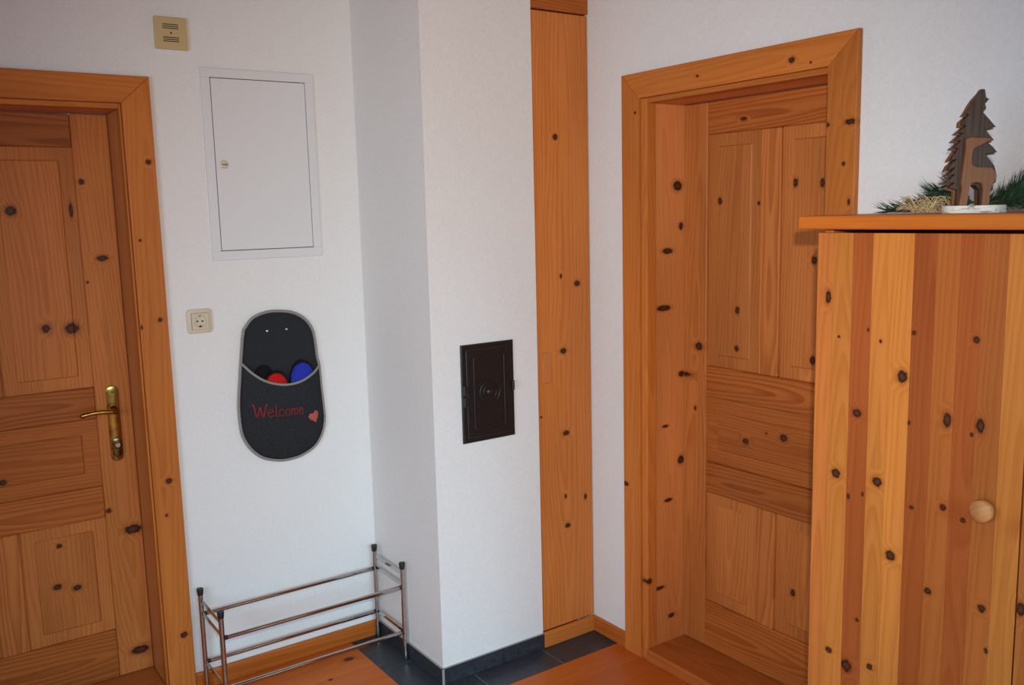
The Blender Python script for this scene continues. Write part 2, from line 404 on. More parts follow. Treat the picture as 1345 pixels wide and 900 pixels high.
for b in ((wx0, wx1, YF-.14, YF-.08, wz0, wz0+.06), (wx0, wx1, YF-.14, YF-.08, wz1-.06, wz1), (wx0, wx0+.06, YF-.14, YF-.08, wz0+.06, wz1-.06), (wx1-.06, wx1, YF-.14, YF-.08, wz0+.06, wz1-.06), ((wx0+wx1)/2-.03, (wx0+wx1)/2+.03, YF-.14, YF-.08, wz0+.06, wz1-.06)):
    box('window_frame', b, M_METALW, win)
win = thing('added_window', (XL - .1, (vy0 + vy1) / 2, vz0), 'unseen white framed window added in the left wall to go with the fill light', 'window', kind='structure')  # unseen window, added only to go with the left fill light
for b in ((vy0, vy1, vz0, vz0+.06), (vy0, vy1, vz1-.06, vz1), (vy0, vy0+.06, vz0+.06, vz1-.06), (vy1-.06, vy1, vz0+.06, vz1-.06), ((vy0+vy1)/2-.03, (vy0+vy1)/2+.03, vz0+.06, vz1-.06)):
    box('window_frame', (XL-.12, XL-.06) + b, M_METALW, win)
# ceiling of pine boards
cl = box('ceiling', (XL - .2, XB + .27, YF - .25, .25, ZC, ZC + .1), wd('ceil', 'x'))
structure(cl, 'pine ceiling above the hallway', 'ceiling')

# floor: dark base, planks and slate strip
fl = thing('floor', (-1.4, -2.2, -0.03), 'orange pine plank floor with a strip of dark tiles around the chimney pier', 'floor', kind='structure')
box('subfloor', (XL, XB, YF, 0, -.06, -.022), M_GAP, fl)
def plank(x0, x1, y0, y1): box('plank', (x0 + .0006, x1 - .0006, y0 + .0006, y1 - .0006, -.022, 0), wd('floor', 'x', freq=70, rough=0.35, contrast=0.8), fl, bev=0.0014)
TX, TY = -.4825, -.634
ys = [0, -.215, -.430, TY]
for a, b in zip(ys, ys[1:]):
    for x0, x1 in ((XL, -1.9), (-1.9, TX)): plank(x0, x1, b, a)
ys = [TY, -.766, -.975, -1.184, -1.393, -1.602]
for i, (a, b) in enumerate(zip(ys, ys[1:])):
    c = (-1.55, -.62, -2.1, -1.1, -.4)[i % 5]
    for x0, x1 in ((XL, c), (c, XB)): plank(x0, x1, b, a)
y = ys[-1]; i = 0
while y > YF + .05:
    c = (-2.2, -1.3, -.7, -1.8)[i % 4]; b = max(y - .209, YF)
    for x0, x1 in ((XL, c), (c, XB)): plank(x0, x1, b, y)
    y -= .209; i += 1
def tile(x0, x1, y0, y1): box('tile', (x0 + .0012, x1 - .0012, y0 + .0012, y1 - .0012, -.02, -.0004), M_SLATE, fl, bev=0.0012)
box('grout_bed', (TX + .001, XB, TY + .001, 0, -.0225, -.0022), M_GROUT, fl)
for b in ((TX, XP, -.2775, 0), (TX, XP, YP, -.2775), (TX, -.235, TY, YP), (-.235, .065, TY, YP), (.065, XB, TY, YP)): tile(*b)

# skirtings
sk = structure(box('baseboard_back', (-1.064, XP, -.016, -.0005, 0, .0617), wd('skirt', 'x', freq=110, rough=.3), bev=.004, seg=2), 'orange varnished pine baseboard under the slipper pouch', 'baseboard')
sk = structure(box('baseboard_right', (XB - .016, XB - .0005, -.687, -.5035, 0, .0592), wd('skirt', 'y', freq=110, rough=.3), bev=.004, seg=2), 'orange pine baseboard between tall pine panel and right-hand door', 'baseboard')
structure(box('trim_1', (XQ + .003, XB - .001, -.503, -.489, 0, .0592), wd('casing', 'x'), bev=.002), 'low pine plinth board under the tall narrow pine panel', 'trim')
structure(box('trim_2', (XB - .016, XB - .0005, -1.849, -1.601, 0, .0592), wd('skirt', 'y', freq=110, rough=.3), bev=.004, seg=2), 'orange pine baseboard between right-hand door and cabinet', 'trim')
bp = thing('baseboard_chimney', ((XP + XQ) / 2, YP, 0), 'dark tile skirting around the foot of the chimney pier', 'baseboard', kind='structure')
HP = .0576; e = .008
for y0, y1 in ((-.2775, -.017), (YP - e, -.2787)): box('tile', (XP - e, XP - .0003, y0, y1, 0.0002, HP), M_SLATE, bp, bev=.0008)
for x0, x1 in ((XP + .0005, -.236), (-.2348, XQ)): box('tile', (x0, x1, YP - e, YP - .0003, 0.0002, HP), M_SLATE, bp, bev=.0008)
box('grout_line', (XP - e - .0008, XP + .0002, YP - e - .0008, YP - e + .0006, 0.0, HP + .0006), M_GROUT, bp)
box('grout_line', (XP - e + .0005, XP - .0002, YP, -.017, HP - .0006, HP + .0008), M_GROUT, bp)
box('grout_line', (XP, XQ, YP - e + .0005, YP - .0002, HP - .0006, HP + .0008), M_GROUT, bp)

# ------------------------------------------------------------------ doors
def make_door(name, P, s0, s1, ci, co, panels, label, ax, hinge_right=False):
    """P(s, d, z): s along the wall, d into the wall.  ci/co: casing inner/outer (left, right)."""
    mid = P((s0 + s1) / 2, 0.1, 0)
    D = thing(name, mid, label, 'door', kind='structure')
    def bx(nm, a, b, d0, d1, z0, z1, mat, parent=D, bev=.003, seg=1):
        p, q = P(a, d0, z0), P(b, d1, z1)
        return box(nm, (p[0], q[0], p[1], q[1], z0, z1), mat, parent, bev, seg)
    ZI, ZO = 1.9828, 2.0666
    # mitred casing boards on the wall face
    th = Vector(P(0, -.02, 0)) - Vector(P(0, 0, 0))
    for poly, g in (([(co[0], 0), (ci[0], 0), (ci[0], ZI), (co[0], ZO)], 'z'), ([(ci[1], 0), (co[1], 0), (co[1], ZO), (ci[1], ZI)], 'z'),
                    ([(ci[0], ZI), (ci[1], ZI), (co[1], ZO), (co[0], ZO)], ax)):
        prism('casing_board', [P(s, -.0006, z) for s, z in poly], th, wd('casing', g), D, bev=.003, seg=2)
    # lining of the opening
    bx('lining_board', s0 - T + .0005, s0, 0, .205, 0, SOF, wd('lining', 'z', contrast=.8))
    bx('lining_board', s1, s1 + T - .0005, 0, .205, 0, SOF, wd('lining', 'z', contrast=.8))
    bx('lining_board', s0 - T + .0005, s1 + T - .0005, 0, .205, SOF, SOF + T - .0005, wd('lining', ax, contrast=.8))
    # thin bead inside the casing
    bx('bead', ci[0] + .0004, s0 + .0015, -.011, .032, 0.0, ZI - .0006, wd('casing', 'z'), bev=.003, seg=2)
    if ci[1] > s1: bx('bead', s1 - .0015, ci[1] - .0004, -.011, .032, 0.0, ZI - .0006, wd('casing', 'z'), bev=.003, seg=2)
    else: bx('bead', s1 - .014, s1 - .0004, .0005, .032, 0.046, SOF - .002, wd('casing', 'z'), bev=.003, seg=2)
    bx('bead', s0 + .0016, s1 - .0016, -.011, .032, SOF - .0015, ZI - .0004, wd('casing', ax), bev=.003, seg=2)
    bx('threshold', s0 + .0005, s1 - .0005, -.020, .2, 0, .045, wd('leafdark', ax), bev=.004, seg=2)
    # leaf
    st0, pa, ma, mb, pb = panels
    zb = .048; zs = [zb, .22, .625, .735, .968, 1.075, 1.858, SOF - .003]
    d0, d1 = .165, .205
    bx('stile', s0 + .002, pa, d0, d1, zb, zs[-1], wd('leaf', 'z'), bev=.0025)
    bx('stile', pb, s1 - .002, d0, d1, zb, zs[-1], wd('leaf', 'z'), bev=.0025)
    for a, b in ((0, 1), (2, 3), (4, 5), (6, 7)):
        bx('rail', pa + .0008, pb - .0008, d0 - .002, d1, zs[a], zs[b], wd('leafdark', ax, contrast=1.7), bev=.0035)
    for a, b in ((1, 2), (5, 6)):
        bx('mullion', ma, mb, d0 - .001, d1, zs[a] + .0008, zs[b] - .0008, wd('leaf', 'z', contrast=1.6), bev=.003)
        for p, q in ((pa, ma), (mb, pb)):
            pn = bx('panel', p + .0005, q - .0005, d0 + .010, d1 - .008, zs[a] + .0005, zs[b] - .0005, wd('leaf', 'z'), bev=0)
            bx('panel_field', p + .042, q - .042, d0 + .0055, d0 + .018, zs[a] + .040, zs[b] - .040, wd('leaf', 'z'), pn, bev=.004)
    pn = bx('panel', pa + .0005, pb - .0005, d0 + .010, d1 - .008, zs[3] + .0005, zs[4] - .0005, wd('leafdark', ax), bev=0)
    bx('panel_field', pa + .050, pb - .050, d0 + .0055, d0 + .018, zs[3] + .05, zs[4] - .048, wd('leafdark', ax, contrast=1.2), pn, bev=.004)
    return D
PL = lambda s, d, z: (s, d, z)
PR = lambda s, d, z: (XB + d, -s, z)
dl = make_door('door_1', PL, LS0, LS1, (-2.004, -1.152), (-2.092, -1.064), (0, -1.884, -1.619, -1.537, -1.272),
               'panelled pine door with brass handle, left of the fuse box', 'x')
dr = make_door('door_2', PR, RS0, RS1, (.771, 1.509), (.687, 1.6005), (0, .907, 1.134, 1.212, 1.44),
               'panelled pine door in deep pine frame, partly behind the cabinet', 'y')
# handle set of the left door
hy = .165
hp = prism('handle_plate', [(x, hy - .0005, z) for x, z in capsule2d(-1.2195, .944, .040, .261)], (0, -.007, 0), M_BRASS, dl, bev=.003, seg=2, smooth=40)
hp['label'] = 'aged brass handle plate'
lathe('lever_neck', [(.014, 0), (.014, .006), (.009, .012), (.008, .045)], (-1.2225, hy - .007, .992), (0, -1, 0), M_BRASS, hp)
tube('lever', [(-1.212, .115, .991), (-1.222, .110, .992), (-1.235, .107, .995), (-1.26, .106, .9985), (-1.29, .107, .9985), (-1.312, .109, .996), (-1.322, .110, .993), (-1.330, .111, .990)],
     [.004, .0085, .008, .007, .0065, .0075, .009, .004], M_BRASS, hp)
prism('lock_rosette', [(x, hy - .0075, z) for x, z in capsule2d(-1.2185, .862, .033, .066)], (0, -.006, 0), M_BRASSD, hp, bev=.002, seg=2, smooth=40)
lathe('lock_cylinder', [(.0085, 0), (.0085, .008), (.007, .010), (0, .010)], (-1.2185, hy - .0135, .872), (0, -1, 0), M_STEEL, hp)
box('keyway', (-1.2193, -1.2177, hy - .0242, hy - .0235, .866, .878), M_HOLE, hp)
for z in (1.052, .826):
    lathe('screw', [(.0042, 0), (.0038, .0015), (0, .002)], (-1.2195, hy - .0075, z), (0, -1, 0), M_BRASSD, hp, n=12)

# ------------------------------------------------------------------ tall narrow panel beside the chimney
tp = thing('tall_panel', ((XQ + XB) / 2, -.48, .0592), 'tall narrow pine panel door between chimney pier and right wall', 'panel')
box('door_board', (XQ + .0045, XB - .003, -.4885, -.466, .0605, 2.2985), wd('panel', 'z', freq=75), tp, bev=.002)
box('header_board', (XQ + .003, XB - .001, -.493, -.466, 2.3035, 2.50), wd('skirt', 'x', rough=.4), tp, bev=.003)
box('back_panel', (XQ + .0005, XB - .0005, -.462, -.44, .06, 2.5), M_GAP, tp)
box('finger_pull', (.1015, .1385, -.4935, -.4880, 1.003, 1.113), wd('lining', 'z'), tp, bev=.0035, seg=2)

# ------------------------------------------------------------------ soot door
sd = thing('soot_door', (-.1405, YP, .838), 'black iron soot door set in the white chimney pier', 'door')
prism('frame', [(-.2475, YP - .0003, .839), (-.0335, YP - .0003, .839), (-.0335, YP - .0003, 1.179), (-.2475, YP - .0003, 1.179)], (0, -.010, 0), M_IRON, sd, bev=.003)
box('door_plate', (-.232, -.049, YP - .016, YP - .0103, .856, 1.162), M_IRON, sd, bev=.0025)
for b in ((-.206, -.200, .885, 1.134), (-.082, -.076, .885, 1.134), (-.200, -.082, .885, .891), (-.200, -.082, 1.128, 1.134)):
    box('moulding', (b[0], b[1], YP - .0195, YP - .0160, b[2], b[3]), M_IRON, sd, bev=.0016)
bm = bmesh.new(); add_tube(bm, [(-.1405 + .040 * math.cos(2*PI*i/40), YP - .017, 1.0085 + .040 * math.sin(2*PI*i/40)) for i in range(40)], .0030, 8, closed=True)
em = finish('ring', bm, M_IRON, sd, True)
bm = bmesh.new(); add_tube(bm, [(-.1405 + .026 * math.cos(2*PI*i/30), YP - .017, 1.0085 + .026 * math.sin(2*PI*i/30)) for i in range(30)], .0025, 8, closed=True)
finish('ring', bm, M_IRON, sd, True)
lathe('boss', [(.014, 0), (.012, .004), (.006, .007), (0, .008)], (-.1405, YP - .0162, 1.0085), (0, -1, 0), M_IRON, sd)
for x, z in ((-.2415, 1.025), (-.2415, .985), (-.0430, 1.020)):
    bm = bmesh.new(); add_tube(bm, [(x, YP - .0165, z - .016), (x, YP - .0165, z + .016)], .0060, 10)
    finish('hinge', bm, M_IRON, sd, 50)

# ------------------------------------------------------------------ fuse box
fb = thing('fuse_box', (-.708, 0, 1.4805), 'white sheet-metal fuse box cover flush on the wall beside the door', 'fuse box')
f = .010
for b in ((-.9012, -.5142, 1.4805, 1.5118), (-.9012, -.5142, 2.0792, 2.1091), (-.9012, -.8714, 1.5118, 2.0792), (-.5433, -.5142, 1.5118, 2.0792)):
    box('frame', (b[0], b[1], -f, -.0004, b[2], b[3]), M_METALW, fb, bev=.0015)
box('recess', (-.872, -.543, -.0030, -.0004, 1.511, 2.080), M_GAP, fb)
fdoor = box('door', (-.8692, -.5456, -.0102, -.0032, 1.5140, 2.0770), M_METALW, fb, bev=.0015)
lathe('lock', [(.0145, 0), (.0145, .002), (.0125, .0035), (0, .0035)], (-.8435, -.0102, 1.798), (0, -1, 0), M_CREAM, fdoor)
box('lock_slot', (-.8545, -.8325, -.0141, -.0136, 1.7965, 1.7990), M_GAP, fdoor)

# ------------------------------------------------------------------ beige slotted plate
ch = thing('wall_plate', (-.984, 0, 2.157), 'beige square plastic plate with two groups of slots, high on wall', 'wall plate')
prism('cover', [(x, -.0004, z) for x, z in rrect2d(-1.034, -.9335, 2.1565, 2.2555, .004)], (0, -.014, 0), M_BEIGE, ch, bev=.003, seg=2)
for zc in (2.2265, 2.1868):
    for k in (-1, 0, 1):
        box('slot', (-1.0095, -.961, -.0149, -.0143, zc + k * .0060 - .0013, zc + k * .0060 + .0013), M_HOLE, ch)
lathe('centre_screw', [(.0030, 0), (.0026, .0008), (0, .001)], (-.9845, -.0144, 2.2063), (0, -1, 0), M_HOLE, ch, n=12)

# ------------------------------------------------------------------ power socket
so = thing('power_socket', (-.960, 0, 1.243), 'cream wall power socket with rounded frame, above and left of the pouch', 'socket')
sx, sz = -.9605, 1.2835
prism('frame', [(x, -.0004, z) for x, z in rrect2d(sx - .0410, sx + .0410, sz - .0405, sz + .0405, .011)], (0, -.010, 0), M_CREAM, so, bev=.004, seg=3, smooth=40)
# insert with a round well
bm = bmesh.new(); q = .0265; n = 32
outer = []
for i in range(n):
    a = 2 * PI * i / n; c, s = math.cos(a), math.sin(a); m_ = q / max(abs(c), abs(s))
    outer.append((sx + c * m_, sz + s * m_))
rings = [[(x, -.0098, z) for x, z in outer], [(x, -.0172, z) for x, z in outer],
         [(sx + .0205 * math.cos(2*PI*i/n), -.0172, sz + .0205 * math.sin(2*PI*i/n)) for i in range(n)],
         [(sx + .0195 * math.cos(2*PI*i/n), -.0118, sz + .0195 * math.sin(2*PI*i/n)) for i in range(n)]]
vr = [[bm.verts.new(p) for p in r] for r in rings]
for A, B in zip(vr, vr[1:]):
    for i in range(n): bm.faces.new((A[i], A[(i+1) % n], B[(i+1) % n], B[i]))
bm.faces.new(vr[-1]); bm.faces.new(vr[0][::-1])
finish('insert', bm, M_CREAM, so)
box('groove', (sx - .0280, sx + .0280, -.0109, -.0100, sz - .0280, sz + .0280), M_GROUT, so)
for dx in (-.0085, .0085):
    lathe('pin_hole', [(.0032, 0), (.0032, .0005), (0, .0005)], (sx + dx, -.0118, sz), (0, -1, 0), M_HOLE, so, n=14)
for dz in (-.0165, .0165):
    box('earth_clip', (sx - .0030, sx + .0030, -.0165, -.0109, sz + dz - .0028, sz + dz + .0028), M_STEEL if dz > 0 else M_HOLE, so, bev=.0006)

# ------------------------------------------------------------------ slipper pouch
OUT = [(-0.818,1.224),(-0.807,1.249),(-0.779,1.278),(-0.732,1.293),(-0.685,1.293),(-0.636,1.283),(-0.595,1.257),(-0.571,1.222),(-0.562,1.182),(-0.557,1.12),(-0.551,1.086),(-0.547,1.002),(-0.542,0.922),(-0.542,0.882),(-0.556,0.833),(-0.584,0.795),(-0.63,0.771),(-0.676,0.763),(-0.724,0.766),(-0.778,0.786),(-0.817,0.824),(-0.841,0.871),(-0.848,0.921),(-0.848,0.988),(-0.839,1.067),(-0.832,1.125)]
OPEN = [(-.832,1.125),(-.800,1.087),(-.757,1.057),(-.698,1.040),(-.641,1.043),(-.590,1.062),(-.551,1.086)]
def catmull(pts, m=6, closed=True):
    P_ = [Vector((a, b, 0)) for a, b in pts]; n = len(P_); out = []
    for i in range(n if closed else n - 1):
        if closed: p0, p1, p2, p3 = P_[i-1], P_[i], P_[(i+1) % n], P_[(i+2) % n]
        else: p0, p1, p2, p3 = P_[max(i-1, 0)], P_[i], P_[i+1], P_[min(i+2, n-1)]
        for k in range(m):
            t = k / m
            v = 0.5 * ((2*p1) + (p2-p0)*t + (2*p0-5*p1+4*p2-p3)*t*t + (3*p1-p0-3*p2+p3)*t**3)
            out.append((v.x, v.y))
    if not closed: out.append((P_[-1].x, P_[-1].y))
    return out
out_s = catmull(OUT, 5); open_s = catmull(OPEN, 6, closed=False)
def span(z):
    """left/right edge of the pouch at height z"""
    xs = []
    n = len(out_s)
    for i in range(n):
        (xa, za), (xb, zb) = out_s[i], out_s[(i+1) % n]
        if (za - z) * (zb - z) <= 0 and za != zb: xs.append(xa + (xb - xa) * (z - za) / (zb - za))
    return (min(xs), max(xs)) if len(xs) >= 2 else (-.70, -.69)
def ysurf(x, z):
    l, r = span(max(.766, z)); h = max(1e-3, (r - l) / 2); u = min(1.0, abs(x - (l + r) / 2) / h)
    side = max(0.0, 1 - u ** 2.4) ** 0.75
    up = min(1.0, max(0.0, (z - .765) / .20)); up = math.sin(up * PI / 2) ** 0.8
    return -.0135 - .042 * side * up
po = thing('slipper_pouch', (-.695, 0, .763), 'charcoal felt wall pouch shaped like a slipper with red lettering', 'pouch')
bm = bmesh.new()
a = [bm.verts.new((x, -.002, z)) for x, z in out_s]; b = [bm.verts.new((x, -.0095, z)) for x, z in out_s]
bm.faces.new(a); bm.faces.new(b[::-1])
for i in range(len(a)): bm.faces.new((a[i], b[i], b[(i+1) % len(a)], a[(i+1) % len(a)]))
finish('back_panel', bm, M_FELT, po)
# pocket: rings shrinking towards a centre inside
i_r = 10 * 5; i_l = 25 * 5
low = out_s[i_r:i_l + 1]                      # right end of opening, round the toe, to the left end
loop = low + open_s[1:-1]
cx, cz = -.695, .90
bm = bmesh.new(); rings = []
NR = 14
for r in range(NR):
    t = 1 - r / NR
    rings.append([bm.verts.new((cx + (x - cx) * t, ysurf(cx + (x - cx) * t, cz + (z - cz) * t), cz + (z - cz) * t)) for x, z in loop])
cv = bm.verts.new((cx, ysurf(cx, cz), cz)); n = len(loop)
for A, B in zip(rings, rings[1:]):
    for i in range(n): bm.faces.new((A[i], A[(i+1) % n], B[(i+1) % n], B[i]))
for i in range(n): bm.faces.new((rings[-1][i], rings[-1][(i+1) % n], cv))
pk = finish('pocket', bm, M_FELT, po, True)
sol = pk.modifiers.new('felt', 'SOLIDIFY'); sol.thickness = .0035; sol.offset = -1
tube('edge_trim', [(-.695 + (x + .695) * 1.012, -.0125, 1.03 + (z - 1.03) * 1.008) for x, z in out_s], .0052, M_STITCH, po, n=8, closed=True, stitched=True)
tube('opening_trim', [(x, ysurf(x, z) + .0005, z) for x, z in open_s], .0045, M_STITCH, po, n=8, stitched=True)
for x in (-.733, -.663):
    lathe('pin', [(.0046, 0), (.0040, .0022), (.0020, .0034), (0, .0036)], (x, -.0095, 1.229), (0, -1, 0), M_STEEL, po, n=14)
# lettering
GLY = {
 'W': ([[(-.05,1.75),(.12,1.85),(.30,.75),(.45,0),(.70,.75),(.86,1.5),(1.0,.75),(1.18,0),(1.42,.9),(1.6,1.8),(1.75,1.7)]], 1.72, .0034),
 'e': ([[(.05,.5),(.40,.58),(.66,.66),(.60,.92),(.35,1.0),(.10,.78),(.05,.4),(.22,.05),(.45,0),(.72,.2)]], .88, .0019),
 'l': ([[(.12,1.75),(.14,.9),(.12,.25),(.22,.02),(.40,.08)]], .45, .0026),
 'c': ([[(.66,.82),(.42,1.0),(.14,.78),(.05,.42),(.20,.06),(.45,0),(.70,.18)]], .82, .0019),
 'o': ([[(.40,1.0),(.12,.80),(.05,.42),(.20,.05),(.45,0),(.68,.25),(.70,.7),(.40,1.0)]], .86, .0019),
 'm': ([[(.05,1.0),(.08,.5),(.06,0)],[(.08,.70),(.28,1.0),(.42,.8),(.42,0)],[(.42,.70),(.62,1.0),(.78,.8),(.76,.15),(.90,0)]], 1.02, .0019)}
bm = bmesh.new(); u = 0.0; total = 6.65
for i, chn in enumerate('Welcome'):
    strokes, adv, rad = GLY[chn]
    sc_ = (.0300, .0290, .0290, .0280, .0270, .0265, .0255)[i] * (1.0 if chn != 'W' else 0.93)
    for st in strokes:
        pth = []
        for gx, gz in catmull(st, 4, closed=False):
            x = -.812 + u + gx * sc_; z = .937 - (x + .812) * .055 + gz * sc_ * .86
            pth.append((x, ysurf(x, z) - .0006, z))
        add_tube(bm, pth, rad, 6)
    u += adv * sc_
lt = finish('lettering', bm, M_THREAD, po, True); lt['label'] = 'dark red stitched word Welcome'
# gingham heart
hpts = []
for i in range(36):
    t = 2 * PI * i / 36
    hx = 16 * math.sin(t) ** 3; hz = 13 * math.cos(t) - 5 * math.cos(2*t) - 2 * math.cos(3*t) - math.cos(4*t)
    ca, sa = math.cos(.32), math.sin(.32)
    px_, pz_ = hx * .00128, hz * .00152
    hpts.append((-.591 + px_ * ca - pz_ * sa, .908 + px_ * sa + pz_ * ca))
bm = bmesh.new(); hc = (-.591, .908)
R1 = [bm.verts.new((x, ysurf(x, z) - .0022, z)) for x, z in hpts]
R2 = [bm.verts.new((hc[0] + (x - hc[0]) * .5, ysurf(hc[0] + (x - hc[0]) * .5, hc[1] + (z - hc[1]) * .5) - .003, hc[1] + (z - hc[1]) * .5)) for x, z in hpts]
R0 = [bm.verts.new((x, ysurf(x, z) + .001, z)) for x, z in hpts]
c0 = bm.verts.new((hc[0], ysurf(*hc) - .003, hc[1]))
for i in range(36):
    j = (i + 1) % 36
    bm.faces.new((R0[i], R0[j], R1[j], R1[i])); bm.faces.new((R1[i], R1[j], R2[j], R2[i])); bm.faces.new((R2[i], R2[j], c0))
ht = finish('heart', bm, M_GINGHAM, po, True); ht['label'] = 'red and white gingham heart patch'

# slippers standing toe-up in the pouch
def slipper(xc, ztop, wd_, y0, mat, sole, label, zbot=.80, dome=.020):
    t = thing('slipper', (xc, y0, zbot), label, 'slipper', 'slippers in the wall pouch')
    L = ztop - zbot; pts = []
    for i in range(40):
        a = 2 * PI * i / 40; c, s = math.cos(a), math.sin(a)
        k = 1.0 if s > 0 else .80
        pts.append((xc + wd_ / 2 * k * math.copysign(abs(c) ** .85, c), zbot + L / 2 + L / 2 * math.copysign(abs(s) ** .8, s)))
    bm = bmesh.new(); A = [bm.verts.new((x, y0, z)) for x, z in pts]; B = [bm.verts.new((x, y0 - .008, z)) for x, z in pts]
    bm.faces.new(A); bm.faces.new(B[::-1])
    for i in range(40): bm.faces.new((A[i], B[i], B[(i+1) % 40], A[(i+1) % 40]))
    finish('sole', bm, sole, t, 50)
    # vamp: a dome over the toe half
    bm = bmesh.new(); rows = []
    zc_ = zbot + L * .42; zt = ztop - .009
    for j in range(17):
        v = j / 16; z = zc_ + (zt - zc_) * math.sin(v * PI / 2)
        zm = zt - wd_ * .60
        hw = max(.0012, (wd_ / 2 - .006) * math.sqrt(max(0, 1 - max(0, (z - zm) / (zt - zm)) ** 2)))
        row = []
        for i in range(13):
            a = PI * i / 12
            row.append(bm.verts.new((xc + hw * math.cos(a), y0 - .0082 - dome * math.sin(a) * (0.35 + .65 * math.cos(v * PI / 2) ** .5), z)))
        rows.append(row)
    for a, b in zip(rows, rows[1:]):
        for i in range(12): bm.faces.new((a[i], a[i+1], b[i+1], b[i]))
    finish('vamp', bm, mat, t, True)
    return t
slipper(-.757, 1.112, .084, -.0105, M_FELTB, M_FELTB, 'black slipper at the back left inside the pouch', dome=.006, zbot=.88)
slipper(-.720, 1.090, .100, -.0250, M_RED, M_FELTB, 'red slipper in the middle of the wall pouch', dome=.011, zbot=.91)
slipper(-.617, 1.115, .100, -.0110, M_BLUE, M_FELTB, 'blue slipper at the right inside the wall pouch', dome=.018, zbot=.88)

# ------------------------------------------------------------------ shoe rack
rk = thing('shoe_rack', (-.704, -.143, 0), 'low chrome tube shoe rack with black caps against the wall', 'shoe rack')
xl, xr_, yb, yf, hz = -1.0320, -.3760, -.031, -.2565, .372
for x in (xl, xr_):
    for y in (yb, yf):
        lg = tube('leg', [(x, y, .004), (x, y, .362)], .0084, M_CHROME, rk, n=16)
        lathe('cap', [(.0092, 0), (.0098, .003), (.0115, .020), (.0108, .0235), (0, .0245)], (x, y, .3485), (0, 0, 1), M_RUBBER, lg)
        lathe('foot', [(.0100, 0), (.0100, .010), (.0085, .014)], (x, y, 0.0), (0, 0, 1), M_RUBBER, lg, n=16)
ins = .012
for y in (yb, yf):
    for z in (.2795, .1060):
        rod = tube('rod', [(xl + ins, y, z), (xr_ - ins, y, z)], .0072, M_CHROME, rk, n=14)
        for x, dr_ in ((xl + .0070, 1), (xr_ - .0070, -1)):
            lathe('joint', [(.0076, 0), (.0076, .009), (.0066, .011)], (x, y, z), (dr_, 0, 0), M_RUBBER, rod, n=14)
        # inner telescoping sleeve with a little rivet
        tube('sleeve', [(xr_ - .150, y, z), (xr_ - .020, y, z)], .0079, M_CHROME, rod, n=14)
        lathe('rivet', [(.0030, 0), (.002, .0012), (0, .0015)], (xr_ - .038, y - .0077, z), (0, -1, 0), M_STEEL, rod, n=10)
for x in (xl, xr_):
    for z in (.331, .287, .1085):
        box('crossbar', (x - .0020, x + .0020, yf + .0080, yb - .0080, z - .0075, z + .0075), M_CHROME, rk, bev=.0015)

# ------------------------------------------------------------------ pine cabinet
cb = thing('cabinet', (.08, -2.3, 0), 'chest-high pine cabinet of vertical staves with round wooden knob', 'cabinet')
Y0, Y1, XF = -1.850, -2.745, -.170
tb = box('top_board', (-.190, XB - .001, -2.785, -1.811, 1.567, 1.5955), wd('top', 'y', freq=60, rough=.36), cb, bev=.005, seg=3)
tb['label'] = 'orange varnished top board'
box('side_panel', (XF + .022, XB - .002, Y0 - .021, Y0 - .001, 0, 1.566), wd('mid', 'z'), cb, bev=.001)
box('side_panel', (XF + .022, XB - .002, Y1 + .001, Y1 + .021, 0, 1.566), wd('mid', 'z'), cb, bev=.001)
box('back_panel', (XB - .02, XB - .003, Y1 + .021, Y0 - .021, .06, 1.566), wd('mid', 'z'), cb)
box('plinth', (XF + .03, XF + .05, Y1 + .021, Y0 - .021, 0, .06), wd('mid', 'y'), cb)
box('rail', (XF + .022, XF + .04, Y1 + .021, Y0 - .021, 1.45, 1.53), wd('dark', 'y'), cb)
def cab_door(edges, tones, knob_y, label):
    y0, y1 = edges[0], edges[-1]
    d = thing('door', (XF, (y0 + y1) / 2, .06), label, 'door'); del d['category']
    d.location = Vector(d['base']) - Vector(cb['base']); d.parent = cb
    for a, b, t in zip(edges, edges[1:], tones):
        box('stave', (XF, XF + .020, b + .00012, a - .00012, .062, 1.5595), wd(t, 'z', freq=130, contrast=1.2, rough=.36), d, bev=.0005)
    k = lathe('knob', [(.0095, -.001), (.0090, .006), (.0105, .010), (.0185, .016), (.0215, .023), (.0205, .030), (.0140, .0355), (0, .0375)], (XF, knob_y, 1.052), (-1, 0, 0), wd('knob', 'x', freq=120), d)
    k['label'] = 'round turned wooden knob'
    return d
cab_door([-1.850,-1.888,-1.935,-1.981,-2.024,-2.070,-2.116,-2.162,-2.205,-2.250,-2.2955],
         ['mid','lite','dark','lite','lite','dark','red','dark','red','lite'], -2.238, 'left cabinet door of glued pine staves')
cab_door([-2.2985,-2.345,-2.392,-2.437,-2.483,-2.527,-2.574,-2.619,-2.662,-2.706,-2.745],
         ['mid','dark','lite','mid','lite','dark','lite','mid','dark','lite'], -2.36, 'right cabinet door of glued pine staves')

# ------------------------------------------------------------------ decoration on the cabinet
ZT = 1.5955
fg = Vector((-.045, -2.115, ZT))
toC = Vector((CAM.x - fg.x, CAM.y - fg.y, 0)).normalized()
rightv = Vector((-toC.y, toC.x, 0))
ang = math.radians(22)
nrm = (toC * math.cos(ang) + rightv * math.sin(ang)).normalized()
uax = Vector((-nrm.y, nrm.x, 0))
fig = thing('tree_figurine', tuple(fg), 'carved wooden fir tree and deer on a birch slice, atop the cabinet', 'figurine')
kx, kz = .000353 / math.cos(ang), .000353
Zb = ZT + .0145
def fp(cx, cz, d): return fg + uax * ((cx - 610) * kx) + Vector((0, 0, Zb - ZT + (728 - cz) * kz * .955)) + nrm * d
